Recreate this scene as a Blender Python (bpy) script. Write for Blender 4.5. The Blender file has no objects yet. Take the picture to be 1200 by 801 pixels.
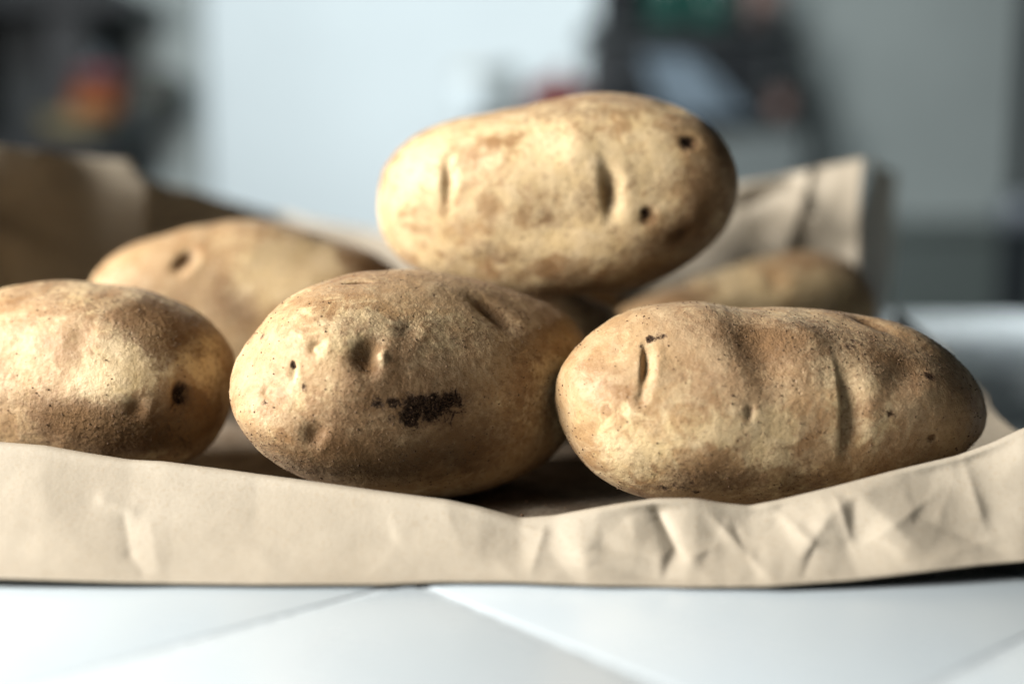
import bpy, bmesh, math, random
import numpy as np
from mathutils import Vector, Matrix

# ------------------------------------------------------------------ camera, light, exposure
scene = bpy.context.scene
FPX, HORIZON, CAM_H = 1500.0, 180.0, 0.105          # focal length in photo pixels, horizon row, lens height over the counter
PITCH = math.atan((400.5-HORIZON)/FPX)
cd = bpy.data.cameras.new('camera'); cam = bpy.data.objects.new('camera', cd)
scene.collection.objects.link(cam); scene.camera = cam
cd.sensor_width = 36.0; cd.lens = 36.0*FPX/1200.0
cam.location = (0, 0, CAM_H); cam.rotation_euler = (math.pi/2-PITCH, 0, 0)
cd.clip_start = 0.01; cd.clip_end = 50
cd.dof.use_dof = True; cd.dof.focus_distance = 0.362; cd.dof.aperture_fstop = 3.0; cd.dof.aperture_blades = 0

world = bpy.data.worlds.new('World'); scene.world = world; world.use_nodes = True
bg = world.node_tree.nodes['Background']
bg.inputs[0].default_value = (0.62, 0.80, 1.0, 1); bg.inputs[1].default_value = 0.018

def area(name, loc, target, sx, sy, power, col):
    l = bpy.data.lights.new(name, 'AREA'); l.shape = 'RECTANGLE'; l.size = sx; l.size_y = sy
    l.energy = power; l.color = col
    o = bpy.data.objects.new(name, l); scene.collection.objects.link(o); o.location = loc
    o.rotation_euler = (Vector(target)-Vector(loc)).to_track_quat('-Z', 'Y').to_euler()
    return o
area('window_light', (-1.0, 0.07, 0.49), (0.0, 0.42, 0.03), 0.56, 0.52, 50.0, (1.0, 0.985, 0.965))
area('wall_fill_light', (-0.5, 0.6, 1.4), (0.1, 2.6, 0.15), 0.8, 0.7, 13.0, (0.93, 0.985, 1.0)).data.spread = math.radians(96)  # added fill lamp, no window there: brightens the back walls
area('counter_fill_light', (0.60, 1.6, 1.6), (0.49, 0.84, 0.0), 0.1, 0.1, 1.0, (0.95, 0.985, 1.0)).data.spread = math.radians(17)  # added narrow fill lamp that brightens the far right of the counter

vs = scene.view_settings
vs.view_transform = 'Standard'; vs.look = 'None'; vs.gamma = 1.0; vs.exposure = 0.0; vs.use_curve_mapping = False
scene.cycles.max_bounces = 6; scene.cycles.diffuse_bounces = 1

# ------------------------------------------------------------------ helpers
COL = scene.collection
def link(name, me, mat=None, parent=None, loc=(0,0,0)):
    o = bpy.data.objects.new(name, me); COL.objects.link(o); o.location = loc
    if mat is not None and me is not None and not me.materials: me.materials.append(mat)
    if parent is not None: o.parent = parent
    return o
def tag(o, label=None, category=None, group=None, kind=None):
    if label: o['label'] = label
    if category: o['category'] = category
    if group: o['group'] = group
    if kind: o['kind'] = kind
    return o
def empty(name, loc): return link(name, None, loc=loc)
def mesh(name, verts, faces, smooth=True):
    me = bpy.data.meshes.new(name); me.from_pydata([tuple(v) for v in verts], [], [tuple(f) for f in faces]); me.update()
    if smooth: me.polygons.foreach_set('use_smooth', [True]*len(me.polygons))
    return me
def grid_mesh(name, P):
    n, m = P.shape[:2]; i = np.arange(n*m).reshape(n, m)
    f = np.stack([i[:-1,:-1], i[:-1,1:], i[1:,1:], i[1:,:-1]], -1).reshape(-1, 4)
    return mesh(name, P.reshape(-1, 3).tolist(), f.tolist())
def box_bm(bm, x0, x1, y0, y1, z0, z1, bev=0.0):
    r = bmesh.ops.create_cube(bm, size=1)
    for v in r['verts']: v.co = Vector(((x0+x1)/2+v.co.x*(x1-x0), (y0+y1)/2+v.co.y*(y1-y0), (z0+z1)/2+v.co.z*(z1-z0)))
    if bev: bmesh.ops.bevel(bm, geom=list({e for v in r['verts'] for e in v.link_edges}), offset=bev, segments=2, affect='EDGES', profile=0.6)
def box(name, x0, x1, y0, y1, z0, z1, mat, parent=None, bev=0.004):
    """axis box in world coordinates, origin at its base centre"""
    c = Vector(((x0+x1)/2, (y0+y1)/2, z0)); bm = bmesh.new()
    box_bm(bm, x0-c.x, x1-c.x, y0-c.y, y1-c.y, 0, z1-z0, bev)
    me = bpy.data.meshes.new(name); bm.to_mesh(me); bm.free()
    if parent is not None: c = c-parent.location
    return link(name, me, mat, parent, c)
def lathe(name, prof, loc, mat, parent=None, seg=32):
    v, f = [], []
    for r, z in prof:
        for k in range(seg): v.append((r*math.cos(k*2*math.pi/seg), r*math.sin(k*2*math.pi/seg), z))
    for j in range(len(prof)-1):
        for k in range(seg): f.append((j*seg+k, j*seg+(k+1)%seg, (j+1)*seg+(k+1)%seg, (j+1)*seg+k))
    f.append(tuple(range(seg))[::-1]); f.append(tuple((len(prof)-1)*seg+k for k in range(seg)))
    l = Vector(loc)
    if parent is not None: l = l-parent.location
    return link(name, mesh(name, v, f), mat, parent, l)

CAM = np.array([0.0, 0.0, CAM_H])
FWD = np.array([0, math.cos(PITCH), -math.sin(PITCH)])
UPV = np.array([0, math.sin(PITCH), math.cos(PITCH)])
RGT = np.array([1.0, 0, 0])
def at(px, py, Y):
    """world point seen at photo pixel (px, py), Y metres in front of the lens"""
    d = FWD+RGT*(px-600)/FPX-UPV*(py-400.5)/FPX
    return CAM+d*(Y/d[1])
def project(P):
    q = P-CAM; w = q@FWD
    return np.stack([600+FPX*(q@RGT)/w, 400.5-FPX*(q@UPV)/w], -1)

# numpy gradient noise, about -1..1
_rng = np.random.RandomState(99)
_G = _rng.normal(size=(4096, 3)); _G /= np.linalg.norm(_G, axis=1)[:, None]
def noise3(P):
    i = np.floor(P).astype(np.int64); f = P-i; u = f*f*f*(f*(f*6-15)+10); out = np.zeros(len(P))
    for dx in (0, 1):
        for dy in (0, 1):
            for dz in (0, 1):
                h = ((i[:,0]+dx)*73856093 ^ (i[:,1]+dy)*19349663 ^ (i[:,2]+dz)*83492791) & 4095
                g = _G[h]; w = (u[:,0] if dx else 1-u[:,0])*(u[:,1] if dy else 1-u[:,1])*(u[:,2] if dz else 1-u[:,2])
                out += w*(g[:,0]*(f[:,0]-dx)+g[:,1]*(f[:,1]-dy)+g[:,2]*(f[:,2]-dz))
    return out*1.6
def fbm(P, oct=4, gain=0.5):
    s, a = 0, 1
    for k in range(oct): s = s+a*noise3(P*2.03**k+k*17.3); a *= gain
    return s
def sstep(a, b, x):
    t = np.clip((x-a)/(b-a), 0, 1); return t*t*(3-2*t)

# ------------------------------------------------------------------ materials
class NT:
    def __init__(self, name):
        self.m = bpy.data.materials.new(name); self.m.use_nodes = True
        self.t = self.m.node_tree; self.b = self.t.nodes['Principled BSDF']
    def n(self, typ, **kw):
        nd = self.t.nodes.new(typ)
        for k, v in kw.items():
            if k.startswith('i_'):
                key = k[2:]; key = int(key) if key.isdigit() else key.replace('_', ' ')
                if hasattr(v, 'is_output'): self.t.links.new(v, nd.inputs[key])
                else: nd.inputs[key].default_value = v
            else: setattr(nd, k, v)
        return nd
    def coord(self, out='Object'): return self.n('ShaderNodeTexCoord').outputs[out]
    def noise(self, vec, scale, detail=3, rough=0.5, dist=0.0):
        return self.n('ShaderNodeTexNoise', i_Vector=vec, i_Scale=scale, i_Detail=detail, i_Roughness=rough, i_Distortion=dist).outputs['Fac']
    def rng(self, x, a, b, lo=0.0, hi=1.0):
        return self.n('ShaderNodeMapRange', i_0=x, i_1=a, i_2=b, i_3=lo, i_4=hi, interpolation_type='SMOOTHSTEP').outputs[0]
    def math(self, op, a, b=0.0):
        return self.n('ShaderNodeMath', operation=op, i_0=a, i_1=b).outputs[0]
    def mix(self, f, a, b, mode='MIX'):
        nd = self.t.nodes.new('ShaderNodeMix'); nd.data_type = 'RGBA'; nd.blend_type = mode
        for s, v in ((0, f), (6, a), (7, b)):
            if hasattr(v, 'is_output'): self.t.links.new(v, nd.inputs[s])
            elif s == 0: nd.inputs[0].default_value = v
            else: nd.inputs[s].default_value = (*v, 1)
        return nd.outputs[2]
    def bump(self, h, strength, dist, normal=None):
        nd = self.n('ShaderNodeBump', i_Strength=strength, i_Distance=dist, i_Height=h)
        if normal is not None: self.t.links.new(normal, nd.inputs['Normal'])
        return nd.outputs[0]
    def out(self, col=None, rough=None, normal=None, spec=None):
        for k, v in (('Base Color', col), ('Roughness', rough), ('Normal', normal), ('Specular IOR Level', spec)):
            if v is None: continue
            if hasattr(v, 'is_output'): self.t.links.new(v, self.b.inputs[k])
            else: self.b.inputs[k].default_value = (*v, 1) if isinstance(v, tuple) else v
        return self.m
def plain(name, col, rough=0.5, var=0.12, scale=12.0, spec=0.4):
    t = NT(name); c = t.coord(); f = t.noise(c, scale, 4)
    col2 = tuple(x*(1-var) for x in col)
    return t.out(t.mix(t.rng(f, 0.35, 0.65), col, col2), t.rng(f, 0.3, 0.7, rough*0.9, min(1, rough*1.1)), spec=spec)

def potato_material():
    t = NT('potato_skin'); c = t.coord()
    inf = t.n('ShaderNodeObjectInfo')
    ofs = t.n('ShaderNodeVectorMath', operation='SCALE', i_0=(3.1, 1.7, 2.3)); t.t.links.new(inf.outputs['Random'], ofs.inputs['Scale'])
    c = t.n('ShaderNodeVectorMath', operation='ADD', i_0=c, i_1=ofs.outputs[0]).outputs[0]
    at_ = t.n('ShaderNodeAttribute', attribute_name='marks')
    sep = t.n('ShaderNodeSeparateColor', i_0=at_.outputs['Color'])
    dirt, pale, scab = sep.outputs[0], sep.outputs[1], sep.outputs[2]
    big = t.noise(c, 42, 5, 0.62, 0.4); mid = t.noise(c, 130, 6, 0.65, 0.6); fine = t.noise(c, 520, 5, 0.7); grain = t.noise(c, 1700, 3, 0.6)
    flake = t.noise(c, 190, 5, 0.6, 0.9)
    skin = t.mix(t.rng(big, 0.34, 0.66), (0.235, 0.122, 0.044), (0.420, 0.262, 0.118))
    skin = t.mix(t.math('MULTIPLY', t.rng(mid, 0.40, 0.66), 0.65), skin, (0.470, 0.330, 0.180))
    # worn places where the yellow under-skin shows, in ragged flakes
    w = t.math('ADD', t.math('MULTIPLY', pale, 0.50), t.math('ADD', t.math('MULTIPLY', flake, 0.75), t.math('MULTIPLY', big, 0.40)))
    skin = t.mix(t.math('MULTIPLY', t.rng(w, 0.75, 0.96), 0.8), skin, t.mix(mid, (0.55, 0.38, 0.145), (0.68, 0.54, 0.35)))
    # netted russet: fine brown flecks
    skin = t.mix(t.math('MULTIPLY', t.rng(fine, 0.50, 0.72), 0.45), skin, (0.19, 0.095, 0.038))
    skin = t.mix(t.math('MULTIPLY', t.rng(grain, 0.55, 0.8), 0.35), skin, (0.52, 0.40, 0.27))
    vor = t.n('ShaderNodeTexVoronoi', i_Vector=c, i_Scale=330.0, i_Randomness=1.0).outputs['Distance']
    sp = t.math('MULTIPLY', t.rng(vor, 0.19, 0.06), t.rng(t.noise(c, 95, 2), 0.50, 0.62))
    skin = t.mix(t.math('MULTIPLY', sp, 0.6), skin, (0.10, 0.055, 0.028))
    # grey-brown dust
    du = t.math('MULTIPLY', at_.outputs['Alpha'], t.rng(t.math('ADD', fine, t.math('MULTIPLY', mid, 0.6)), 0.55, 1.05, 1.0, 0.55))
    skin = t.mix(t.math('MULTIPLY', du, 0.6), skin, t.mix(grain, (0.275, 0.172, 0.092), (0.44, 0.32, 0.20)))
    # dried soil
    d = t.math('ADD', t.math('MULTIPLY', dirt, 1.2), t.math('MULTIPLY', t.math('SUBTRACT', fine, 0.5), 1.3))
    soil = t.mix(fine, (0.062, 0.030, 0.012), (0.235, 0.130, 0.058))
    skin = t.mix(t.math('MULTIPLY', t.rng(d, 0.25, 0.95), 0.85), skin, soil)
    # black scurf: ragged, broken, browner towards its rim
    ns = t.math('ADD', t.math('MULTIPLY', t.math('SUBTRACT', t.noise(c, 230, 5, 0.7, 0.8), 0.5), 2.8), t.math('MULTIPLY', t.math('SUBTRACT', grain, 0.5), 1.1))
    s = t.math('ADD', scab, ns)
    gate = t.rng(scab, 0.04, 0.2)
    halo = t.math('MULTIPLY', t.rng(s, 0.15, 0.60), gate)
    skin = t.mix(t.math('MULTIPLY', halo, 0.7), skin, (0.13, 0.072, 0.036))
    sm = t.math('MULTIPLY', t.rng(s, 0.38, 0.70), gate)
    skin = t.mix(sm, skin, t.mix(t.rng(grain, 0.4, 0.7), (0.014, 0.009, 0.007), (0.085, 0.050, 0.030)))
    h = t.math('ADD', t.math('MULTIPLY', fine, 0.9), t.math('ADD', t.math('MULTIPLY', grain, 0.5), t.math('MULTIPLY', mid, 1.0)))
    h = t.math('ADD', h, t.math('MULTIPLY', sp, -0.6)); h = t.math('ADD', h, t.math('MULTIPLY', sm, t.math('SUBTRACT', t.math('MULTIPLY', grain, 2.2), 1.6)))
    amt = t.math('ADD', 0.28, t.math('MULTIPLY', dirt, 0.6))
    nrm = t.n('ShaderNodeBump', i_Distance=0.0009, i_Height=h, i_Strength=amt).outputs[0]
    t.b.inputs['Sheen Weight'].default_value = 0.16; t.b.inputs['Sheen Roughness'].default_value = 0.45; t.b.inputs['Sheen Tint'].default_value = (1, 0.93, 0.85, 1)
    inv = t.math('SUBTRACT', 1.0, t.math('MAXIMUM', sm, t.math('MULTIPLY', t.rng(dirt, 0.3, 1.0), 0.8)))
    t.t.links.new(t.math('MULTIPLY', inv, 0.06), t.b.inputs['Sheen Weight'])
    return t.out(skin, t.rng(fine, 0.3, 0.7, 0.50, 0.68), nrm, spec=t.math('MULTIPLY', inv, 0.34))

def paper_material(shade_tint=False):
    t = NT('shade_tinted_kraft_paper' if shade_tint else 'kraft_paper'); c = t.coord()
    f = t.noise(c, 30, 4); g = t.noise(c, 900, 3)
    fib = t.noise(t.n('ShaderNodeMapping', i_Vector=c, i_Scale=(120, 900, 900)).outputs[0], 4, 3, 0.6, 0.6)
    fib2 = t.noise(t.n('ShaderNodeMapping', i_Vector=c, i_Scale=(700, 700, 160)).outputs[0], 4, 3, 0.6, 0.6)
    col = t.mix(t.rng(f, 0.3, 0.7), (0.375, 0.318, 0.236), (0.425, 0.366, 0.278))
    col = t.mix(t.math('MULTIPLY', t.rng(g, 0.52, 0.72), 0.35), col, (0.34, 0.26, 0.17))
    col = t.mix(t.math('MULTIPLY', t.rng(fib, 0.55, 0.72), 0.35), col, (0.36, 0.28, 0.19))
    col = t.mix(t.math('MULTIPLY', t.rng(fib2, 0.58, 0.72), 0.30), col, (0.48, 0.43, 0.345))
    st = t.math('MULTIPLY', t.rng(t.noise(c, 55, 6, 0.7), 0.62, 0.78), t.rng(g, 0.3, 0.7))
    col = t.mix(t.math('MULTIPLY', st, 0.5), col, (0.25, 0.17, 0.10))
    if shade_tint: col = t.mix(t.rng(t.math('ADD', t.noise(c, 60, 6, 0.7), t.math('MULTIPLY', g, 0.3)), 0.42, 0.74, 0.25, 0.85), col, (0.10, 0.062, 0.034))  # patchy brown painted in to deepen the shade between the potatoes
    n = t.bump(t.math('ADD', t.math('ADD', t.math('MULTIPLY', g, 0.25), t.math('MULTIPLY', fib, 0.25)), t.noise(c, 110, 4)), 0.22, 0.0012)
    return t.out(col, 0.66, n, spec=0.3)
def tile_material():
    t = NT('white_glazed_tile'); c = t.coord('Generated'); o = t.coord()
    inf = t.n('ShaderNodeObjectInfo')
    f = t.noise(o, 25, 4); tint = t.mix(inf.outputs['Random'], (0.50, 0.555, 0.575), (0.52, 0.575, 0.595))
    col = t.mix(t.rng(f, 0.35, 0.7), tint, (0.505, 0.56, 0.575))
    sc = t.rng(t.noise(o, 700, 2), 0.66, 0.72)
    col = t.mix(t.math('MULTIPLY', sc, 0.25), col, (0.55, 0.55, 0.52))
    return t.out(col, t.rng(f, 0.3, 0.7, 0.22, 0.34), t.bump(t.noise(o, 60, 2), 0.05, 0.002), spec=0.4)

M = dict(
    potato=potato_material(), paper=paper_material(), shade_tinted_paper=paper_material(True), tile=tile_material(),
    grout=plain('grout', (0.50, 0.545, 0.555), 0.9, 0.2, 300),
    soil=plain('soil', (0.17, 0.105, 0.06), 0.95, 0.5, 900, 0.2),
    wall=plain('white_wall_paint', (0.69, 0.78, 0.81), 0.75, 0.05, 3),
    grey_wall=plain('grey_wall_paint', (0.27, 0.31, 0.305), 0.8, 0.10, 3),
    dark=plain('black_lacquer', (0.005, 0.008, 0.011), 0.5, 0.3, 10),
    charcoal=plain('charcoal_metal', (0.020, 0.026, 0.028), 0.5, 0.3, 10),
    grey_board=plain('grey_board', (0.34, 0.385, 0.38), 0.7, 0.12, 8),
    low_cupboard=plain('dark_grey_paint', (0.085, 0.105, 0.10), 0.6, 0.1, 8),
    red=plain('red_glaze', (0.17, 0.02, 0.02), 0.35), dark_red=plain('dark_red_enamel', (0.16, 0.018, 0.016), 0.4),
    orange=plain('orange_card', (0.33, 0.11, 0.03), 0.5), tan=plain('straw', (0.25, 0.21, 0.11), 0.8, 0.3, 60),
    green=plain('green_glass', (0.014, 0.07, 0.055), 0.2), pink=plain('pink_clay', (0.17, 0.11, 0.095), 0.7),
    glare=plain('pale_blue_glare', (0.14, 0.185, 0.225), 0.9, 0.15, 30), cream=plain('cream_plastic', (0.60, 0.62, 0.58), 0.5),
    olive=plain('olive_card', (0.065, 0.07, 0.06), 0.7), steel=plain('brushed_steel', (0.12, 0.14, 0.16), 0.35),
)

# ------------------------------------------------------------------ the setting
WALL_Y = 2.6
def wall(name, x0, x1, y0, y1, z0, z1, mat): return tag(box(name, x0, x1, y0, y1, z0, z1, mat, None, 0.002), kind='structure')
xs = at(700, 200, WALL_Y)[0]
wall('wall_back', -1.9, xs, WALL_Y, WALL_Y+0.12, -0.9, 1.6, M['wall'])
wall('wall_side', xs+0.002, 1.9, WALL_Y-0.06, WALL_Y+0.12, -0.9, 1.6, M['grey_wall'])
tag(box('floor', -1.9, 1.9, 0.87, WALL_Y+0.12, -0.95, -0.902, M['low_cupboard'], None, 0.002), kind='structure')

# tiled counter: grout bed and one mesh per tile, laid on the diagonal
TOP = -0.002; EDGE = 0.86
bed = tag(box('countertop', -1.3, 1.3, -0.25, EDGE, TOP-0.04, TOP-0.0004, M['grout'], None, 0.0), kind='structure')
TS, TA = 0.121, math.radians(-49.0); corner = np.array([-0.0255, 0.3116])
ua = np.array([math.cos(TA), math.sin(TA)]); ub = np.array([-ua[1], ua[0]])
def clip(poly, ax, lim, sgn):
    out = []
    for i in range(len(poly)):
        p, q = poly[i], poly[(i+1)%len(poly)]; dp, dq = sgn*(p[ax]-lim), sgn*(q[ax]-lim)
        if dp <= 0: out.append(p)
        if dp*dq < 0: out.append(p+(q-p)*(dp/(dp-dq)))
    return out
def tile_mesh(poly, c):
    bm = bmesh.new(); vs_ = [bm.verts.new((p[0]-c[0], p[1]-c[1], 0)) for p in poly]
    f = bm.faces.new(vs_); bm.normal_update()
    if f.normal.z < 0: f.normal_flip()
    r = bmesh.ops.extrude_face_region(bm, geom=[f])
    for v in r['geom']:
        if isinstance(v, bmesh.types.BMVert): v.co.z = 0.0065
    top = [e for e in bm.edges if all(v.co.z > 0.006 for v in e.verts)]
    bmesh.ops.recalc_face_normals(bm, faces=bm.faces)
    bmesh.ops.bevel(bm, geom=top, offset=0.0016, segments=3, affect='EDGES', profile=0.5)
    me = bpy.data.meshes.new('tile'); bm.to_mesh(me); bm.free()
    me.polygons.foreach_set('use_smooth', [True]*len(me.polygons)); me.set_sharp_from_angle(angle=math.radians(50))
    return me
whole = None; gap = 0.0006
for i in range(-14, 15):
    for j in range(-14, 15):
        o_ = corner+ua*TS*i+ub*TS*j
        poly = [o_+ua*s+ub*t for s, t in ((gap, gap), (TS-gap, gap), (TS-gap, TS-gap), (gap, TS-gap))]
        cut = poly
        for ax, lim, sg in ((0, 1.3, 1), (0, -1.3, -1), (1, EDGE, 1), (1, -0.25, -1)):
            if cut: cut = clip(cut, ax, lim, sg)
        if len(cut) < 3: continue
        area_ = 0.5*abs(sum(cut[k][0]*cut[(k+1)%len(cut)][1]-cut[(k+1)%len(cut)][0]*cut[k][1] for k in range(len(cut))))
        if area_ < 0.0006: continue
        px = project(np.array([[p[0], max(p[1], 0.06), 0] for p in cut]))
        if px[:,0].max() < -200 or px[:,0].min() > 1400 or (np.array(cut)[:,1].max() < 0.2): continue
        c = o_+(ua+ub)*TS/2
        if area_ > 0.98*(TS-2*gap)**2:
            if whole is None: whole = tile_mesh(poly, c)
            me = whole
        else: me = tile_mesh(cut, c)
        t_ = link('tile', me, M['tile'], bed); t_.location = Vector((c[0], c[1], TOP-0.0065))-bed.location

# ------------------------------------------------------------------ potatoes
# girth factors of each tuber round its waist, read off the photograph at the tuber's own distance
GIRTH = {
    'P1': [897, 896, 902, 913, 926, 936, 942, 953, 969, 984, 993, 995, 996, 1003, 1015, 1017, 1010, 1003, 999, 992, 983, 977, 971, 964, 956, 945, 935, 929, 929, 938, 958, 988, 1012, 1017, 1002, 984, 972, 968, 967, 970, 978, 983, 980, 973, 971, 981, 988, 982, 968, 957, 954, 956, 952, 943, 938, 942, 946, 943, 933, 919, 907, 903, 904, 902],
    'P2': [949, 962, 979, 993, 994, 982, 971, 967, 966, 970, 975, 980, 985, 989, 991, 993, 994, 987, 979, 977, 977, 973, 969, 967, 967, 969, 968, 961, 939, 905, 871, 847, 835, 832, 833, 836, 838, 839, 848, 862, 876, 890, 903, 916, 927, 938, 951, 962, 970, 976, 980, 983, 985, 984, 977, 968, 957, 944, 932, 924, 920, 923, 930, 940],
    'P3': [1048, 1027, 994, 961, 935, 918, 907, 898, 889, 883, 881, 881, 879, 883, 888, 889, 889, 892, 897, 908, 932, 968, 1004, 1029, 1045, 1059, 1063, 1054, 1030, 1004, 992, 986, 969, 945, 930, 927, 929, 931, 933, 931, 930, 929, 927, 927, 933, 937, 941, 952, 968, 981, 987, 982, 977, 987, 1005, 1016, 1023, 1032, 1039, 1038, 1039, 1042, 1045, 1051],
    'P4': [919, 951, 982, 989, 967, 929, 898, 881, 880, 887, 895, 908, 924, 941, 959, 973, 981, 985, 988, 984, 981, 985, 983, 975, 975, 984, 996, 1005, 1008, 996, 965, 923, 885, 863, 860, 876, 906, 939, 970, 994, 1018, 1042, 1054, 1056, 1061, 1075, 1090, 1097, 1094, 1082, 1066, 1055, 1059, 1064, 1052, 1032, 1015, 1000, 986, 968, 944, 920, 904, 902],
    'P5': [977, 953, 932, 922, 920, 922, 925, 930, 937, 938, 940, 946, 950, 950, 942, 925, 907, 893, 883, 872, 863, 863, 865, 864, 872, 890, 909, 930, 953, 978, 1010, 1039, 1049, 1045, 1035, 1024, 1019, 1016, 1007, 996, 999, 1014, 1028, 1033, 1039, 1053, 1065, 1069, 1072, 1076, 1073, 1064, 1060, 1059, 1052, 1040, 1026, 1011, 995, 982, 975, 977, 985, 988],
    'P6': [1022, 1022, 1036, 1055, 1072, 1076, 1060, 1030, 988, 939, 891, 849, 818, 792, 764, 742, 728, 715, 695, 677, 668, 667, 667, 664, 653, 640, 645, 670, 693, 716, 756, 812, 887, 976, 1044, 1065, 1056, 1039, 1020, 998, 985, 991, 1002, 1008, 1006, 995, 980, 978, 999, 1030, 1057, 1078, 1092, 1099, 1093, 1076, 1062, 1067, 1083, 1095, 1096, 1085, 1065, 1040],
}
def frame(c):
    V = c-CAM; V = V/np.linalg.norm(V)
    R = np.cross(V, [0, 0, 1.0]); R /= np.linalg.norm(R)
    return R, np.cross(R, V), V
def base_points(d, p):
    """unit directions -> a lumpy blunt-ended tuber (metres, about its own centre)"""
    e = p.get('blunt', 2.35)
    a, b, c = p['axes']
    yaw, roll = math.radians(p['yaw']), math.radians(p.get('tilt', 0))
    r = (np.abs(d[:,0])**e+np.abs(d[:,1])**2.1+np.abs(d[:,2])**2.1)
    s = d/ r[:,None]**(1/2.15)
    rng = np.random.RandomState(p['seed']); l = np.zeros(len(d))
    for k in range(9):
        w = rng.normal(size=3)*(1.3+0.28*k); l += np.sin(d@w+rng.uniform(0,6.28))*(0.03/(1+0.22*k))
    s = s*(1+l[:,None]*p.get('lump',1))
    x, y, z = s[:,0]*a, s[:,1]*c, s[:,2]*b
    x, z = x*math.cos(roll)-z*math.sin(roll), x*math.sin(roll)+z*math.cos(roll)
    return np.stack([x*math.cos(yaw)-y*math.sin(yaw), x*math.sin(yaw)+y*math.cos(yaw), z], -1)
def table(x, t):
    """periodic linear lookup of NB-entry table t at angles x"""
    u = (x/(2*math.pi)*len(t))%len(t); i = u.astype(int)%len(t); f = u-np.floor(u)
    f = f*f*(3-2*f)*0.3+f*0.7
    return t[i]*(1-f)+t[(i+1)%len(t)]*f
def warp(P, R, U, V, s):
    """swell or slim the tuber across its width: s = factor per angle in the R,U plane"""
    x, y, z = P@R, P@U, P@V
    th = np.arctan2(y, x); r = np.hypot(x, y)
    k = np.clip(r/0.022, 0, 1); k = k*k*(3-2*k)
    f = 1+(table(th, s)-1)*k
    return x[:,None]*f[:,None]*R+y[:,None]*f[:,None]*U+z[:,None]*V

def ico(sub):
    bm = bmesh.new(); bmesh.ops.create_icosphere(bm, subdivisions=sub, radius=1.0)
    me = bpy.data.meshes.new('potato'); bm.to_mesh(me); bm.free()
    co = np.empty(len(me.vertices)*3); me.vertices.foreach_get('co', co)
    d = co.reshape(-1, 3); return me, d/np.linalg.norm(d, axis=1)[:, None]
def set_co(me, P):
    me.vertices.foreach_set('co', P.astype(np.float32).ravel()); me.update()
def normals(me):
    n = np.empty(len(me.vertices)*3, np.float32); me.vertex_normals.foreach_get('vector', n); return n.reshape(-1, 3).astype(float)

CRUMB_T = (1+5**.5)/2
CRUMB_V = np.array([(-1,CRUMB_T,0),(1,CRUMB_T,0),(-1,-CRUMB_T,0),(1,-CRUMB_T,0),(0,-1,CRUMB_T),(0,1,CRUMB_T),(0,-1,-CRUMB_T),(0,1,-CRUMB_T),(CRUMB_T,0,-1),(CRUMB_T,0,1),(-CRUMB_T,0,-1),(-CRUMB_T,0,1)])/1.9
CRUMB_F = [(0,11,5),(0,5,1),(0,1,7),(0,7,10),(0,10,11),(1,5,9),(5,11,4),(11,10,2),(10,7,6),(7,1,8),(3,9,4),(3,4,2),(3,2,6),(3,6,8),(3,8,9),(4,9,5),(2,4,11),(6,2,10),(8,6,7),(9,8,1)]

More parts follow.
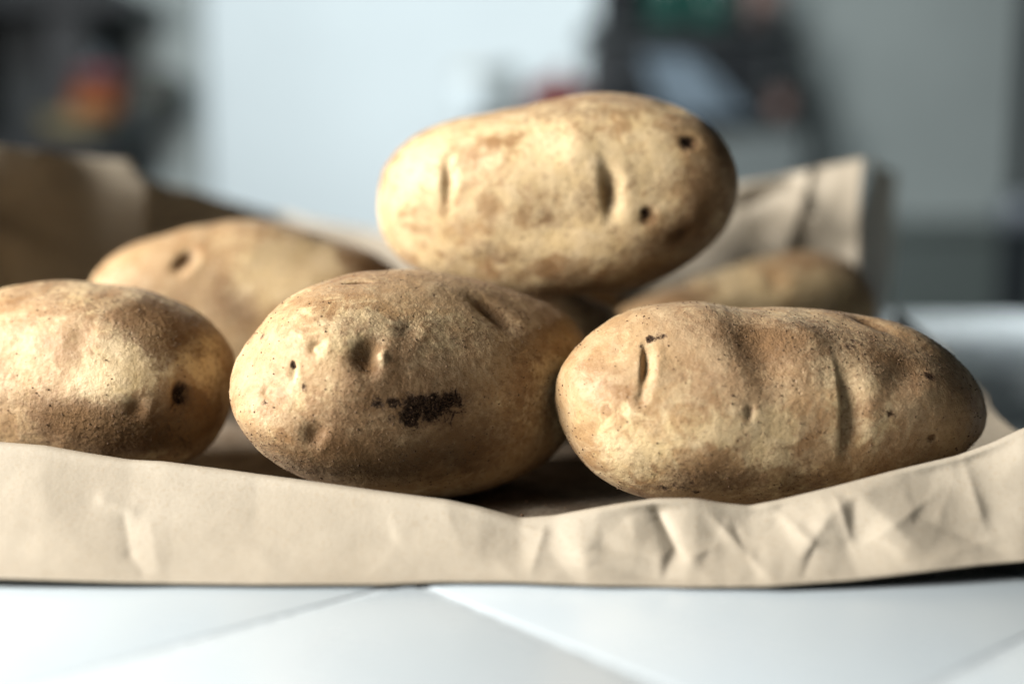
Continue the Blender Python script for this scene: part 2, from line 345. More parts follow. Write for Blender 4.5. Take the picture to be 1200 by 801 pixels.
def potato(key, sub, p, label, eyes=(), marks=(), crumbs=0, dirt=0.3, pale=0.4):
    c = np.array(p['c']); R, U, V = frame(c); s = np.array(GIRTH[key])/1000.0 if key in GIRTH else np.ones(8)
    me, d = ico(sub); P = warp(base_points(d, p), R, U, V, s); set_co(me, P)
    n = normals(me); k = p['seed']*3.7
    px = project(P+c); toward = -np.einsum('ij,ij->i', n, (P+c-CAM)/np.linalg.norm(P+c-CAM, axis=1)[:, None])
    # soft lumps and dimples of the skin
    disp = 0.0005*fbm(P*40+k, 2)+0.00010*fbm(P*190+k, 2)+0.00006*fbm(P*700+k, 2)
    D = np.clip(dirt+0.45*fbm(P*38+k+5, 4), 0, 1)*dirt*2
    L = np.clip(pale+0.5*fbm(P*30+k+9, 3), 0, 1)
    S = np.zeros(len(P)); W = np.clip(0.12+0.35*fbm(P*33+k+13, 3), 0, 1)
    def patch(x, y, phi):
        q = (px[:,0]-x)**2+(px[:,1]-y)**2+np.where(toward > 0.03, 0, 1e9); i = int(np.argmin(q))
        nn = n[i]; a = math.radians(phi); e = R*math.cos(a)+U*math.sin(a); e = e-nn*(e@nn); e /= np.linalg.norm(e)
        f = np.cross(e, nn)                       # for an upright brow (phi 90) f points to the right
        q = P-P[i]; w = np.linalg.norm(P[i]+c-CAM)/FPX
        return q@e/w, q@f/w, (q@nn > -0.02) & (n@nn > -0.2), w
    for (x, y, phi, ls, l0, l1, depth, ridge, stain) in eyes:
        a, b, ok, w = patch(x, y, phi)
        b = b+0.0022*a*a*np.sign(l1-l0+1e-6)*min(1, 12/ls)             # brows bow a little
        g = np.exp(-np.abs(a/ls)**2.4)*np.where(b < 0, np.exp(-(b/l0)**2), np.exp(-(b/l1)**2))*ok
        rd = np.exp(-(a/(ls*1.1))**2)*np.exp(-((b-(l1*1.5))/(l1*0.8))**2)*ok
        disp += -depth*0.0015*g+ridge*0.001*rd
        D = np.maximum(D, np.clip(g*1.8, 0, 1)*min(1, stain*1.3))
        if stain < 0: L = np.clip(L+g*1.5, 0, 1.3); D = D*(1-np.clip(g, 0, 1))
    for (x, y, rx, ry, phi, ch, amt) in sorted(marks, key=lambda m_: (3, 1, 4, 0, 2).index(m_[5])):
        a, b, ok, w = patch(x, y, phi)
        wob = 1+0.45*fbm(P*160+k+3, 3)
        g = np.exp(-((a/rx)**2+(b/ry)**2)*wob)*ok*amt
        if ch == 0: D = np.clip(D+g, 0, 1)
        elif ch == 1: L = np.clip(L+g, -0.3, 1.3); D = D*(1-np.clip(g*0.8, 0, 1))
        elif ch == 4: W = np.clip(W+g, 0, 1)
        elif ch == 2: S = np.maximum(S, g)
        else: D = D*(1-np.clip(g, 0, 1)); L = L*(1-np.clip(g, 0, 1)*0.6)
    disp += 0.00009*np.clip(D, 0, 1)*fbm(P*1300+k, 2)+0.00022*np.clip(S, 0, 1)*fbm(P*620+k, 3)
    P = P+n*disp[:, None]; set_co(me, P)
    ca = me.color_attributes.new('marks', 'FLOAT_COLOR', 'POINT')
    ca.data.foreach_set('color', np.stack([np.clip(D, 0, 1), np.clip(L, 0, 1.3), S, W], -1).astype(np.float32).ravel())
    me.polygons.foreach_set('use_smooth', [True]*len(me.polygons))
    z0 = P[:,2].min(); P[:,2] -= z0; set_co(me, P)                   # origin at its base
    o = tag(link('potato', me, M['potato'], None, (c[0], c[1], c[2]+z0)), label, 'potato', 'potatoes heaped in the paper bag')
    if crumbs:
        rng = np.random.RandomState(p['seed']); w = (np.clip(D, 0, 1)**1.5+0.06)*(toward > -0.3); w /= w.sum()
        idx = rng.choice(len(P), crumbs, p=w); vv, ff = [], []
        for q, i in enumerate(idx):
            r = 0.00010+0.00022*rng.rand()**3
            B = CRUMB_V*r*rng.uniform(0.6, 1.3, size=(12, 1))*rng.uniform(0.7, 1.3, size=3)
            vv.append(P[i]+n[i]*r*0.25+B); ff += [tuple(x+12*q for x in f) for f in CRUMB_F]
        m2 = mesh('soil_crumbs', np.concatenate(vv).tolist(), ff)
        tag(link('soil_crumbs', m2, M['soil'], o), kind='stuff')
    return o

# eyes: px, py, brow angle, half length, reach on its near side, reach on its far side, depth mm, ridge mm, stain (<0 = bare yellow)
# marks: px, py, rx, ry, angle, channel (0 soil, 1 bare yellow, 2 black scurf, 3 clean, 4 dust), amount
potato('P2', 8, dict(c=(-0.0318, 0.385, 0.0348), axes=(.062,.035,.036), yaw=30, seed=4, tilt=-3),
       'plump potato in the middle front with a black scurf patch and deep eye',
       eyes=[(433,415,78,21,19,12,2.1,0.35,0.8),(448,418,85,9,7,5,-0.8,0.0,-1),(368,508,60,14,14,10,1.1,0.35,0.5),(371,405,60,9,8,8,0.8,0.25,0.15),
             (372,408,0,4,4,4,-0.4,0,-1),(343,436,80,12,6,6,0.7,0.2,-0.6),(313,458,0,8,8,8,0.6,0.15,0.2),(314,459,0,4,4,4,-0.4,0,0),
             (578,366,122,30,13,17,1.6,0.2,0.5),(418,331,172,14,4,5,0.9,0.1,0.7),(522,540,110,22,16,16,1.2,0.3,0.2),(478,385,60,14,12,12,0.6,0.2,0.1)],
       marks=[(500,476,58,34,0,0,0.4),(560,470,110,90,0,0,0.16),(430,520,90,50,0,0,0.15),(520,420,80,50,0,4,0.6),(430,470,60,40,0,4,0.35),(470,340,120,25,0,4,0.4),(500,478,38,21,0,2,1.15),(482,487,17,14,0,2,1.1),(524,470,22,14,0,2,1.1),(441,470,7,8,80,2,0.62),(460,470,5,9,80,2,0.65),(447,455,4,5,0,2,0.6),(440,465,40,26,0,0,0.25),
              (356,452,3,5,0,2,0.8),(343,427,3,4,0,2,0.8),(309,471,6,5,0,2,0.6),(307,390,10,5,60,2,0.45),(354,430,4,4,0,2,0.7),
              (330,450,55,60,70,3,1.0),(330,470,40,50,70,1,0.35),(430,540,110,32,-14,0,0.42),(500,390,60,45,0,0,0.25),(600,480,70,80,0,0,0.15),
              (460,430,30,30,0,0,0.25),(645,440,20,40,70,1,0.5),(590,470,14,30,60,1,0.5),(540,440,50,22,0,3,0.6),(475,350,90,22,0,3,0.6)], crumbs=1500, dirt=0.34, pale=0.28)
potato('P3', 8, dict(c=(0.0758, 0.372, 0.0313), axes=(.064,.031,.033), yaw=8, seed=7, blunt=2.5),
       'long dusty potato at the front with two upright slit eyes and a saddle dip',
       eyes=[(755,428,92,24,3.2,10,1.5,0.55,0.35),(990,484,94,42,4,20,1.7,0.55,0.40),(893,415,104,55,28,26,1.5,0.2,0.3),(1022,378,128,20,9,13,1.1,0.2,0.45),
             (752,465,60,9,6,7,0.5,0.1,0.3),(880,483,90,9,5,5,0.5,0.1,0.5),(1060,440,40,26,20,18,0.9,0.3,0.2),(1092,513,0,5,4,4,0.6,0.15,0.6),(950,400,100,30,22,22,-0.9,0,0),(1080,400,140,40,25,25,-0.8,0,0)],
       marks=[(870,385,150,45,0,4,0.9),(1020,420,120,55,-10,4,0.7),(800,430,60,45,0,4,0.45),(900,470,120,40,0,4,0.3),(994,406,9,6,25,2,0.75),(1001,400,4,4,0,2,0.7),(1141,440,7,6,60,2,0.75),(1091,440,5,8,70,2,0.6),(761,397,7,5,20,2,0.7),(773,393,7,4,-20,2,0.68),(752,406,4,5,0,2,0.55),
              (850,452,5,7,80,2,0.5),(1045,484,5,7,60,2,0.6),(790,570,26,7,15,2,0.5),(822,575,12,6,0,2,0.5),
              (730,460,60,60,0,3,1.0),(735,520,50,45,0,1,0.45),(840,505,42,24,10,1,0.8),(905,510,30,26,30,1,1.0),(905,540,10,26,80,1,0.5),(1040,440,60,40,0,0,0.15),
              (900,400,40,40,100,0,0.42),(1000,400,90,28,-5,0,0.3),(850,560,90,28,-5,0,0.5),(960,560,70,26,12,0,0.35),(1000,450,30,35,0,1,0.3),(1020,510,40,26,0,1,0.2),(820,380,90,26,0,0,0.25),(880,365,70,18,0,0,0.2)], crumbs=1700, dirt=0.34, pale=0.32)
potato('P1', 8, dict(c=(-0.1394, 0.400, 0.0335), axes=(.056,.032,.033), yaw=-8, seed=11),
       'potato cut off by the left edge with a black hole near its earthy tip',
       eyes=[(209,463,80,14,7,12,1.3,0.3,0.9),(160,478,80,11,11,9,0.8,0.3,0.45),(95,395,90,16,12,14,0.6,0.2,0.1)],
       marks=[(209,463,12,10,80,2,0.95),(178,370,60,40,-30,0,0.75),(120,500,110,28,-6,0,0.8),(230,500,50,50,0,0,0.6),(185,400,26,24,0,0,0.5),
              (150,430,45,36,0,1,1.0),(235,425,28,20,-30,1,1.1),(215,500,30,14,0,1,0.5),(60,400,90,60,0,3,1.0),(40,440,60,40,0,1,0.3)], crumbs=1600, dirt=0.36, pale=0.35)
potato('P5', 7, dict(c=(0.016, 0.44, 0.0929), axes=(.062,.033,.034), yaw=-8, seed=5, tilt=3, blunt=2.6),
       'big blotchy potato lying on top of the heap',
       eyes=[(522,212,90,26,4,9,1.4,0.3,0.25),(712,224,96,27,5,14,2.2,0.5,0.35),(757,251,80,9,5,9,0.8,0.3,0.9),(809,167,20,10,6,8,0.7,0.2,0.9),(787,126,110,12,5,7,1.4,0.2,0.6),(800,276,20,12,8,8,1.0,0.2,0.7),(680,170,90,26,24,24,-0.7,0,0)],
       marks=[(757,251,10,8,60,2,0.8),(809,167,12,9,20,2,0.8),(800,276,12,7,10,2,0.6),(640,285,22,12,10,1,0.9),(690,290,26,14,-10,1,0.9),(842,255,10,14,0,1,0.5),
              (790,150,30,12,20,0,0.4),(820,225,16,26,0,0,0.35),(735,200,12,20,0,0,0.3),(770,190,16,10,0,1,0.4),(640,255,24,12,0,0,0.35),(600,300,40,14,0,0,0.35),(690,130,50,10,0,0,0.2),(690,235,26,30,0,0,0.35),(780,280,70,26,10,0,0.6),(840,190,26,40,0,0,0.45),(560,200,90,60,0,3,0.9),(600,205,110,45,0,1,0.35),(480,230,40,60,0,1,0.3)], crumbs=300, dirt=0.34, pale=0.46)
potato('P4', 7, dict(c=(-0.1041, 0.5, 0.0435), axes=(.064,.036,.035), yaw=12, seed=3),
       'out of focus potato with one dark slanting eye behind the two leftmost potatoes',
       eyes=[(215,304,62,15,6,10,2.0,0.4,0.9)],
       marks=[(215,304,15,7,62,2,0.55),(300,330,60,40,0,1,0.7),(370,300,40,26,0,1,0.6),(280,370,30,30,0,0,0.4),(440,310,40,40,0,0,0.7),(160,310,50,30,0,3,0.9)], crumbs=0, dirt=0.3, pale=0.35)
potato('P6', 7, dict(c=(0.0953, 0.545, 0.0332), axes=(.060,.032,.032), yaw=8, seed=8),
       'blurred potato deep in the bag behind the long dusty potato',
       eyes=[(905,330,90,18,10,14,1.2,0.3,0.3)], marks=[(960,335,40,26,0,1,0.8),(800,350,50,30,0,0,0.5)], crumbs=0, dirt=0.3, pale=0.5)
potato('P7', 6, dict(c=(0.002, 0.470, 0.0285), axes=(.044,.0290,.025), yaw=6, seed=21),
       'potato in deep shadow under the topmost potato, almost wholly hidden', dirt=0.4, pale=0.3)
potato('P8', 6, dict(c=(0.010, 0.592, 0.0365), axes=(.044,.0365,.029), yaw=-4, seed=27),
       'hidden potato added at the very back of the bag floor to block light', dirt=0.4, pale=0.3)  # added to keep light off the lower rear panel and fill the gap
potato('P9', 6, dict(c=(0.006, 0.537, 0.0880), axes=(.044,.029,.030), yaw=10, seed=33),
       'hidden potato added right behind the topmost potato to cast shadow', dirt=0.4, pale=0.3)  # added so that its shadow darkens the back right potato and rear panel

# ------------------------------------------------------------------ paper bag
bag = tag(empty('paper_bag', (0.0, 0.45, 0.0)), 'crumpled open brown paper bag holding the potatoes on white tiles', 'paper bag')
def sheet(name, P, parent=bag, thick=0.00022, mat='paper'):
    o = link(name, grid_mesh(name, P-np.array(parent.location)), M[mat], parent)
    md = o.modifiers.new('thickness', 'SOLIDIFY'); md.thickness = thick; md.offset = 0
    return o
def interp(pts, x):
    a = np.array(pts, float); h = np.interp(x, a[:,0], a[:,1])
    return h
def soft(y, n):
    for _ in range(n): y = np.concatenate([y[:1], (y[:-2]+2*y[1:-1]+y[2:])/4, y[-1:]])
    return y
def creases(Q, lst):
    """sharp folds: (x0,y0,x1,y1,height,width,side) in the units of Q"""
    out = np.zeros(Q.shape[:-1])
    for (x0, y0, x1, y1, h, w, asym) in lst:
        d = np.array([x1-x0, y1-y0]); l = np.hypot(*d); d = d/l; q = Q-np.array([x0, y0])
        s = q@d; t = q@np.array([-d[1], d[0]]); e = np.maximum(np.maximum(-s, s-l), 0)
        ww = np.where(t < 0, w, w*asym)
        out += h*np.exp(-(np.sqrt(t*t+(0.09*w)**2)-0.09*w)/ww)*np.exp(-(e/(w*1.5))**2)*np.clip(np.minimum(s+w, l-s+w)/(0.35*l), 0, 1)
    return out
def rand_creases(seed, n, x0, x1, y0, y1, h, w, lmin, lmax):
    r = np.random.RandomState(seed); L = []
    for _ in range(n):
        x, y, a, l = r.uniform(x0, x1), r.uniform(y0, y1), r.uniform(0, math.pi), r.uniform(lmin, lmax)
        L.append((x, y, x+l*math.cos(a), y+l*math.sin(a), h*r.uniform(0.3, 1)*r.choice([-1, 1]), w*r.uniform(0.5, 1.6), r.uniform(0.4, 2)))
    return L

from mathutils.geometry import delaunay_2d_cdt
def crumple(Q, seed, cell, amp, blur=1):
    """crumpled sheet: flat facets between random folded corners, heights -amp..amp over the rows x cols grid Q"""
    r = np.random.RandomState(seed); q = Q.reshape(-1, 2); lo, hi = q.min(0)-cell*1.6, q.max(0)+cell*1.6
    gx_, gy_ = np.meshgrid(np.arange(lo[0], hi[0]+cell, cell), np.arange(lo[1], hi[1]+cell, cell))
    pts = np.stack([gx_.ravel(), gy_.ravel()], -1)+r.uniform(-0.46, 0.46, size=(gx_.size, 2))*cell
    hh = r.uniform(-1, 1, len(pts))*amp
    vv, ee, tris, ov, oe, of = delaunay_2d_cdt([Vector(p_) for p_ in (pts/cell).tolist()], [], [], 0, 1e-6)
    src = [o_[0] for o_ in ov]; vv = np.array([tuple(v_) for v_ in vv])*cell; out = np.zeros(len(q))
    for t_ in tris:
        a, b, c_ = (vv[i_] for i_ in t_); lo_, hi_ = np.minimum(np.minimum(a, b), c_), np.maximum(np.maximum(a, b), c_)
        idx = np.nonzero((q[:,0] >= lo_[0]) & (q[:,0] <= hi_[0]) & (q[:,1] >= lo_[1]) & (q[:,1] <= hi_[1]))[0]
        if not len(idx): continue
        d = (b[0]-a[0])*(c_[1]-a[1])-(c_[0]-a[0])*(b[1]-a[1]); e = q[idx]-a
        u = (e[:,0]*(c_[1]-a[1])-(c_[0]-a[0])*e[:,1])/d; v = ((b[0]-a[0])*e[:,1]-e[:,0]*(b[1]-a[1]))/d
        k = (u >= -1e-9) & (v >= -1e-9) & (u+v <= 1+1e-9)
        h0, h1, h2 = (hh[src[i_]] for i_ in t_); out[idx[k]] = (h0+u*(h1-h0)+v*(h2-h0))[k]
    out = out.reshape(Q.shape[:2])
    for _ in range(blur):
        out[1:-1] = (out[:-2]+2*out[1:-1]+out[2:])/4; out[:,1:-1] = (out[:,:-2]+2*out[:,1:-1]+out[:,2:])/4
    return out

# front fold: outer face rising from the counter to a crest, rolling over and running down inside
CREST = [(-200,505),(-60,516),(0,521),(50,525),(100,534),(150,542),(190,544),(250,552),(300,559),(360,567),(450,580),(525,590),(565,599),(610,612),(650,609),(685,602),(730,594),(770,588),(815,588),(850,594),(880,597),(915,590),(975,575),(1050,555),(1125,537),(1165,522),(1200,505),(1260,485),(1400,470)]
FOOT = [(-200,670),(0,677),(150,682),(300,684),(450,684),(520,681),(600,681),(700,685),(810,687),(900,686),(1000,679),(1075,670),(1150,661),(1200,657),(1400,640)]
X = np.linspace(-190, 1390, 560); cy = soft(interp(CREST, X), 3); fy = soft(interp(FOOT, X), 3)
zf = np.interp(X, [-200, 0, 200, 850, 1000, 1200, 1400], [0.002, 0.0008, -0.0006, -0.0008, 0.0008, 0.0035, 0.0050]); YF = np.array([(z_-CAM_H)/(at(600, y_, 1.0)[2]-CAM_H) for z_, y_ in zip(zf, fy)]); YC = np.interp(X, [-200, 300, 560, 700, 900, 1250], [0.350, 0.341, 0.331, 0.328, 0.329, 0.342])
rows, T = [], np.linspace(0, 1, 46)
for t in T:
    yy = fy+(cy-fy)*t; Yd = YF+(YC-YF)*(t**0.8)
    rows.append([at(x, y, d_) for x, y, d_ in zip(X, yy, Yd)])
A = np.array(rows)
ridge = A[-1]; inner = []
for t in np.linspace(0.04, 1, 34):                                   # over the crest and down to the floor of the bag
    a = t*math.pi*0.5; Rr = 0.016
    pz = ridge[:,2]*(1-sstep(0, 1, t))+0.0012*sstep(0, 1, t)+0.0006*math.sin(min(1, t*6)*math.pi)
    inner.append(np.stack([ridge[:,0]*(1+0.02*t), ridge[:,1]+Rr*t**0.75, pz], -1))
inner = np.array(inner)
for _ in range(1): A[:, :, 1] += 0
P = np.concatenate([A, inner])
Qx = np.broadcast_to(X, (P.shape[0], len(X)))
Qy = np.concatenate([fy+(cy-fy)*t for t in T]+[cy-t*50 for t in np.linspace(0.04, 1, 34)]).reshape(P.shape[:2])
Q = np.stack([Qx, Qy], -1)
fold = [(768,590,800,655,-2.6,7,2.2),(802,655,842,640,1.2,8,1.0),(640,612,622,672,1.3,9,1.4),(622,650,700,640,0.8,8,1),(700,640,768,655,-0.9,9,1),(830,600,905,680,1.5,11,0.8),(905,592,955,640,1.4,10,1.4),(955,640,940,680,-1.1,8,1),
        (930,600,1010,575,-0.9,8,1),(975,578,1000,640,1.2,10,0.7),(1010,640,1100,575,1.3,12,1.2),(1060,600,1180,650,-1.1,12,1),(1130,540,1155,620,1.2,10,1.3),(1090,655,1190,625,0.9,9,1),(860,612,880,660,-1.0,8,1),
        (144,606,152,650,-0.9,11,0.8),(152,650,168,672,-0.7,9,0.8),(176,612,186,668,0.6,12,1.6),(120,585,155,600,0.7,12,1),(0,612,150,628,-0.5,16,1),(560,600,640,625,0.7,8,1),(520,590,540,640,0.4,14,1)]
h = creases(Q, fold)*0.0008
rt = sstep(500, 680, Qx)
h += crumple(Q, 21, 66, 0.0023, 1)*(0.16+0.84*rt)+crumple(Q, 22, 27, 0.0005, 1)*(0.12+0.88*rt)+crumple(Q, 23, 190, 0.0016, 4)
h += 0.0005*noise3(np.stack([Qx.ravel()/90, Qy.ravel()/60, np.zeros(Qx.size)], -1)).reshape(Qx.shape)
edge = np.clip((fy[None]-Qy)/12+0.35, 0.35, 1)*sstep(0, 18, np.abs(Qy-cy[None])+6)
h = h*edge; h[-34:] *= np.linspace(1, 0.25, 34)[:, None]
P[:,:,1] -= h*0.85; P[:,:,2] += h*0.25
P[-34:,:,2] = np.maximum(P[-34:,:,2], 0.0004)
sheet('front_fold', P)

# floor of the bag
gx, gy = np.meshgrid(np.linspace(-0.235, 0.175, 160), np.linspace(0.336, 0.70, 140))
gz = 0.0010+crumple(np.stack([gx, gy], -1), 31, 0.03, 0.0009, 1)
floor_ = np.stack([gx+0.10*(gy-0.336)*np.sign(gx)*np.clip(np.abs(gx)/0.1, 0, 1)*0.5, gy, gz-0.0008], -1)
sheet('base_panel', floor_, mat='shade_tinted_paper')

# rear wall of the bag: folded back on the left, standing crooked at the right corner
def standing(name, top, seed, amp, rows=50, cols=220, lean=0.02, extra=(), bottom=0.0008):
    k = np.array([at(*q) for q in top]); l = np.r_[0, np.cumsum(np.linalg.norm(np.diff(k, axis=0), axis=1))]
    u = np.linspace(0, l[-1], cols); tp = np.stack([soft(np.interp(u, l, k[:,i]), 2) for i in range(3)], -1)
    nrm = np.gradient(tp[:,:2], axis=0); nrm = np.stack([nrm[:,1], -nrm[:,0]], -1); nrm /= np.linalg.norm(nrm, axis=1)[:, None]
    P = []
    for t in np.linspace(0, 1, rows):
        z = bottom+(tp[:,2]-bottom)*t
        xy = tp[:,:2]-nrm*(-lean*(1-t)**1.5)
        P.append(np.concatenate([xy, z[:, None]], 1))
    P = np.array(P); Q = np.stack([np.broadcast_to(u, P.shape[:2]), P[:,:,2]], -1)
    h = creases(Q, list(extra))+crumple(Q, seed, 0.045, amp*4.5, 2)*np.clip((Q[...,1]+0.03)/0.08, 0.3, 1)+crumple(Q, seed+1, 0.02, amp*1.4, 1)
    P[:,:,:2] += nrm[None]*h[..., None]
    return sheet(name, P)
standing('rear_panel', [(-190,150,.47),(-60,160,.52),(0,170,.54),(60,182,.575),(100,191,.60),(200,216,.655),(325,250,.72),(345,256,.715),(440,274,.70),(560,270,.68),(700,258,.65),(800,235,.615),(865,215,.60),(950,199,.593),(1014,185,.583)], 3, 0.0020,
         extra=[(0.132,0.105,0.124,0.0,0.030,0.020,0.5),(0.02,0.10,0.06,0.05,0.012,0.014,0.6),(0.17,0.10,0.18,0.01,-0.005,0.012,1.0),(0.55,0.10,0.60,0.072,0.012,0.011,1.0),(0.56,0.075,0.60,0.045,-0.010,0.011,1.0),(0.590,0.11,0.572,0.05,0.008,0.008,0.6),(0.54,0.075,0.59,0.095,-0.008,0.007,1.0)], cols=420)
# the corner edge and the shaded end panel folding away behind it
standing('end_panel', [(1015,185,.583),(1026,190,.625),(1040,197,.67),(1052,202,.71)], 8, 0.0012, cols=60, lean=-0.004)
# low torn side running forward from the corner to the front fold
standing('side_panel', [(1052,358,.585),(1080,388,.555),(1110,420,.525),(1140,450,.495),(1163,474,.465),(1190,499,.435),(1225,528,.40),(1262,545,.365),(1290,560,.335)], 12, 0.0010, rows=24, cols=120, lean=0.012)

# loose soil fallen on the floor of the bag
r = np.random.RandomState(77); vv, ff = [], []
for q in range(900):
    x, y = r.uniform(-0.17, 0.15), 0.336+0.09*r.rand()**1.5; s_ = 0.00012+0.0005*r.rand()**4
    vv.append(np.array([x, y, 0.0016])+CRUMB_V*s_*r.uniform(0.6, 1.3, size=(12, 1))); ff += [tuple(i_+12*q for i_ in f) for f in CRUMB_F]
tag(link('soil_crumbs', mesh('soil_crumbs', np.concatenate(vv).tolist(), ff), M['soil']), 'loose crumbs of soil on the floor of the bag', 'soil', kind='stuff')

# ------------------------------------------------------------------ blurred kitchen things behind
def bx(name, p0, p1, Y, depth, mat, parent=None, bev=0.004):
    """box whose front face spans photo pixels p0 (top left) to p1 (bottom right) at distance Y"""
    a, b = at(p0[0], p0[1], Y), at(p1[0], p1[1], Y)
    return box(name, a[0], b[0], Y, Y+depth, b[2], a[2], mat, parent, bev)
FLOOR = -0.90
# open cupboard at the left
Y = 2.33; a = at(-70, -60, Y); b = at(203, 200, Y)
cup = tag(empty('open_cupboard', ((a[0]+b[0])/2, Y, FLOOR)), 'dark open cupboard with grey back at the far left', 'cupboard')
box('back_panel', a[0], b[0], Y+0.24, Y+0.26, FLOOR, a[2], M['grey_board'], cup)
x0, x1 = at(50, 0, Y)[0], at(97, 0, Y)[0]
box('upright', x0, x1, Y, Y+0.235, FLOOR, a[2]-0.03, M['dark'], cup)
box('upright', a[0], a[0]+0.03, Y, Y+0.235, FLOOR, a[2]-0.03, M['charcoal'], cup)
box('side_board', a[0]+0.034, x0-0.003, Y+0.15, Y+0.235, FLOOR, a[2]-0.03, M['charcoal'], cup)
for (p, q, dx) in ((-12, 14, 150), (160, 190, 122), (330, 350, 150)):
    z0, z1 = at(0, q, Y)[2], at(0, p, Y)[2]
    box('shelf', a[0]-0.004, at(dx, 0, Y)[0], Y-0.03, Y+0.237, z0, z1, M['dark'], cup)
zs = at(0, 160, Y)[2]
def on(px): return at(px, 150, Y-0.02)[0]
bsk = tag(empty('straw_basket', (on(80), Y+0.02, zs)), 'shallow straw coloured basket on the cupboard shelf', 'basket')
lathe('body', [(0.045,0.0),(0.058,0.012),(0.064,0.03),(0.060,0.031),(0.052,0.012)], (on(80), Y+0.02, zs), M['tan'], bsk)
lathe('rim', [(0.062,0.030),(0.068,0.032),(0.068,0.038),(0.061,0.038)], (on(80), Y+0.02, zs), M['tan'], bsk)
zb = zs+0.0385
ob = tag(empty('orange_tin', (on(105), Y+0.02, zb)), 'round orange tin stacked on the straw basket', 'tin')
lathe('body', [(0.044,0.0),(0.046,0.003),(0.046,0.032),(0.044,0.034)], (on(105), Y+0.02, zb), M['orange'], ob)
lathe('lid', [(0.045,0.0345),(0.047,0.036),(0.047,0.041),(0.040,0.042)], (on(105), Y+0.02, zb), M['orange'], ob)
zr = zb+0.0425
rp = tag(empty('red_pot', (on(112), Y+0.02, zr)), 'dark red lidded pot on top of the orange tin', 'pot')
lathe('body', [(0.030,0.0),(0.042,0.010),(0.046,0.024),(0.043,0.034)], (on(112), Y+0.02, zr), M['red'], rp)
lathe('lid', [(0.044,0.0345),(0.034,0.043),(0.012,0.048),(0.008,0.052),(0.012,0.058),(0.006,0.064)], (on(112), Y+0.02, zr), M['steel'], rp)
ol = tag(empty('olive_box', (on(172), Y+0.1, at(0,128,Y)[2])), 'dim olive box on a bracket beside the red pot', 'box')
bx('body', (150,90), (196,127), Y+0.08, 0.12, M['olive'], ol); bx('lid', (148,84), (198,89.5), Y+0.08, 0.125, M['olive'], ol); bx('bracket', (155,127.5), (190,134), Y+0.08, 0.155, M['charcoal'], ol)

# sideboard with shelf, appliance, bottles
Y = 2.3
a, b = at(560, 138, Y), at(945, 138, Y)
SBM = plain('sideboard_paint', (0.15, 0.175, 0.175), 0.5)
sb = tag(empty('sideboard', ((a[0]+b[0])/2, Y, FLOOR)), 'dark grey sideboard standing behind the heap of potatoes', 'sideboard')
box('top_board', a[0]-0.01, b[0]+0.01, Y-0.02, Y+0.23, a[2]-0.02, a[2], M['charcoal'], sb)
box('carcass', a[0], b[0], Y, Y+0.22, FLOOR+0.06, a[2]-0.021, SBM, sb)
for k in range(3):
    w = (b[0]-a[0])/3; d_ = box('door', a[0]+k*w+0.006, a[0]+(k+1)*w-0.006, Y-0.016, Y-0.001, FLOOR+0.09, a[2]-0.03, SBM, sb)
    hx = a[0]+(k+1)*w-0.03; h_ = box('handle', hx, hx+0.012, Y-0.035, Y-0.0165, a[2]-0.22, a[2]-0.10, M['steel'], None, 0.003)
    h_.parent = d_; h_.location = Vector(h_.location)-Vector(d_.location)-Vector(sb.location)
zt = a[2]
for k, xx in enumerate((a[0]+0.03, b[0]-0.03)): box('foot', xx-0.02, xx+0.02, Y+0.02, Y+0.2, FLOOR, FLOOR+0.059, M['dark'], sb)
o0, o1 = at(692, 50, Y), at(934, 130, Y)
ov = tag(empty('toaster_oven', ((o0[0]+o1[0])/2, Y+0.02, zt)), 'black box shaped appliance on the sideboard under the shelf', 'appliance')
box('body', o0[0], o1[0], Y+0.02, Y+0.2, zt+0.012, o0[2], M['dark'], ov, 0.01)
box('door', o0[0]+0.02, o1[0]-0.09, Y+0.008, Y+0.0195, zt+0.03, o0[2]-0.02, M['dark'], ov)
box('handle', o0[0]+0.05, o1[0]-0.12, Y-0.012, Y+0.0075, o0[2]-0.045, o0[2]-0.033, M['charcoal'], ov)
for k in range(3):
    q = lathe('knob', [(0.016,0),(0.016,0.012),(0.012,0.016)], (o1[0]-0.045, Y+0.019, zt+0.035+0.033*k), M['charcoal'], ov); q.rotation_euler = (math.pi/2, 0, 0)
for xx in (o0[0]+0.03, o1[0]-0.03): box('foot', xx-0.012, xx+0.012, Y+0.03, Y+0.18, zt+0.0003, zt+0.0117, M['dark'], ov)
# pale sheet added for light reflected in the appliance front, sweeping to the right
top0, top1, b0, b1 = at(752,66,Y-0.02), at(812,68,Y-0.02), at(775,137,Y-0.06), at(880,136,Y-0.06)
n_, m_ = 30, 40; G = np.zeros((n_, m_, 3))
for i in range(n_):
    v = i/(n_-1)
    for j in range(m_):
        u = j/(m_-1); l_ = top0+(b0-top0)*v**1.3; r_ = top1+(b1-top1)*v
        G[i, j] = l_+(r_-l_)*u; G[i, j, 1] -= 0.010*math.sin(u*11+v*2)*(0.3+v)+0.012*math.sin(v*3.1)
G[:,:,2] = np.maximum(G[:,:,2], zt+0.001)
cl = tag(link('glare_sheet', grid_mesh('glare_sheet', G), M['glare']), 'pale blue sheet added for light reflected in the black appliance', 'glare')
md = cl.modifiers.new('t', 'SOLIDIFY'); md.thickness = 0.003
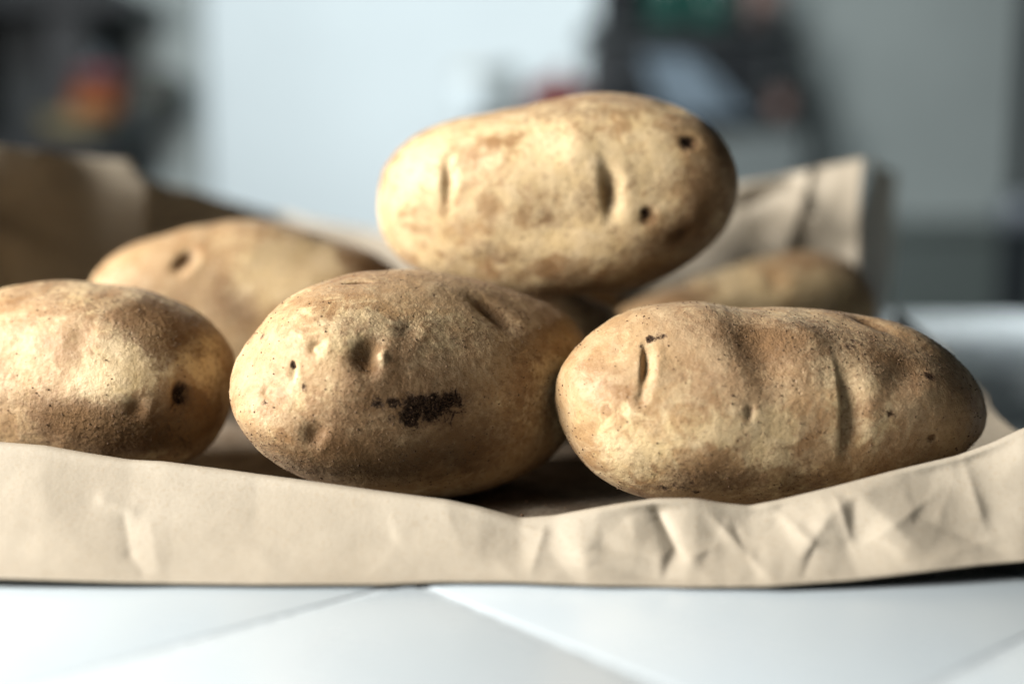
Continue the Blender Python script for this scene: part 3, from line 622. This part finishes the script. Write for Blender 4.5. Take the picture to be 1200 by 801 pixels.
# shelf over the appliance
s0, s1 = at(686, 27, Y), at(938, 43, Y)
sh = tag(empty('wall_shelf', ((s0[0]+s1[0])/2, Y+0.24, s1[2])), 'dark wall shelf above the black appliance', 'shelf')
box('board', s0[0], s1[0], Y+0.02, Y+0.239, s1[2], s0[2], M['charcoal'], sh)
for xx in (s0[0]+0.05, s1[0]-0.05): box('bracket', xx-0.01, xx+0.01, Y+0.06, Y+0.239, s0[2]+0.0005, s0[2]+0.04, M['dark'], sh)
zs = s0[2]
def bottle(px, h, r, mat, name, label, cat, dy=0.10):
    x = at(px, 20, Y+dy)[0]; e = tag(empty(name, (x, Y+dy, zs)), label, cat)
    lathe('body', [(r*0.9,0.0),(r,0.004),(r,h*0.55),(r*0.8,h*0.68),(r*0.42,h*0.8),(r*0.4,h*0.95)], (x, Y+dy, zs), mat, e)
    lathe('cap', [(r*0.46,h*0.951),(r*0.46,h),(r*0.3,h*1.01)], (x, Y+dy, zs), M['dark'], e)
bottle(725, 0.20, 0.040, M['dark'], 'bottle', 'black bottle at the end of the wall shelf', 'bottle')
bottle(782, 0.22, 0.036, M['green'], 'bottle', 'green bottle next to the black bottle on the wall shelf', 'bottle')
bottle(832, 0.17, 0.036, M['green'], 'bottle', 'green bottle nearer the pink pot on the wall shelf', 'bottle')
x = at(896, 20, Y+0.1)[0]; pk = tag(empty('clay_pot', (x, Y+0.1, zs)), 'pinkish clay pot at the end of the wall shelf', 'pot')
lathe('body', [(0.024,0),(0.034,0.05),(0.036,0.075)], (x, Y+0.1, zs), M['pink'], pk); lathe('rim', [(0.036,0.0755),(0.040,0.077),(0.040,0.09),(0.034,0.09)], (x, Y+0.1, zs), M['pink'], pk)
# red casserole, white canister, grey jar, pink jar on the sideboard
x = at(655, 120, Y+0.06)[0]; rb = tag(empty('casserole', (x, Y+0.08, zt)), 'dark red casserole beside the black appliance', 'casserole')
lathe('body', [(0.045,0.0),(0.056,0.01),(0.060,0.035),(0.062,0.045)], (x, Y+0.08, zt), M['dark_red'], rb)
lathe('lid', [(0.064,0.0455),(0.060,0.054),(0.035,0.068),(0.012,0.072),(0.012,0.080),(0.016,0.086),(0.008,0.088)], (x, Y+0.08, zt), M['dark_red'], rb)
x = at(592, 120, Y+0.12)[0]; gj = tag(empty('grey_jar', (x, Y+0.12, zt)), 'small grey jar between the white canister and red casserole', 'jar')
lathe('body', [(0.020,0),(0.022,0.004),(0.022,0.08)], (x, Y+0.12, zt), M['grey_board'], gj); lathe('lid', [(0.0235,0.0805),(0.0235,0.096),(0.018,0.10)], (x, Y+0.12, zt), M['grey_board'], gj)
x = at(548, 120, Y+0.10)[0]; wc = tag(empty('white_canister', (x, Y+0.05, zt)), 'white canister against the pale wall', 'canister')
lathe('body', [(0.030,0),(0.033,0.004),(0.033,0.075)], (x+0.01, Y+0.05, zt), M['wall'], wc); lathe('lid', [(0.035,0.0755),(0.035,0.088),(0.028,0.091)], (x+0.01, Y+0.05, zt), M['cream'], wc)
x = at(915, 150, Y+0.0)[0]; pj = tag(empty('pink_jar', (x, Y, zt)), 'small pinkish jar in front of the black appliance', 'jar')
lathe('body', [(0.014,0),(0.018,0.004),(0.018,0.032)], (x, Y, zt), M['pink'], pj); lathe('lid', [(0.0185,0.0325),(0.0185,0.042),(0.012,0.044)], (x, Y, zt), M['pink'], pj)
# low cupboard along the grey wall and a dark post at the right edge
Y = 2.36; a, b = at(1000, 262, Y), at(1300, 262, Y)
lc = tag(empty('low_cupboard', ((a[0]+b[0])/2, Y, FLOOR)), 'low dark grey cupboard along the grey wall', 'cupboard')
box('carcass', a[0], b[0], Y, Y+0.16, FLOOR, a[2]-0.018, M['low_cupboard'], lc); box('top_board', a[0]-0.01, b[0]+0.01, Y-0.015, Y+0.165, a[2]-0.0175, a[2], M['low_cupboard'], lc)
Y = 1.9; a = at(1192, 0, Y)[0]
pt = tag(empty('dark_post', (a+0.02, Y, FLOOR)), 'dark upright post with a pale metal collar at the right edge', 'post')
zc0, zc1 = at(0, 266, Y)[2], at(0, 230, Y)[2]
lathe('shaft', [(0.016,zc1-FLOOR+0.0005),(0.016,1.9)], (a+0.022, Y, FLOOR), M['dark'], pt)
lathe('collar', [(0.024,zc0-FLOOR),(0.032,zc0-FLOOR+0.006),(0.032,zc1-FLOOR-0.006),(0.024,zc1-FLOOR)], (a+0.022, Y, FLOOR), M['steel'], pt)
lathe('lower_shaft', [(0.05,0),(0.05,0.02),(0.026,0.03),(0.026,zc0-FLOOR-0.0005)], (a+0.022, Y, FLOOR), M['dark'], pt)
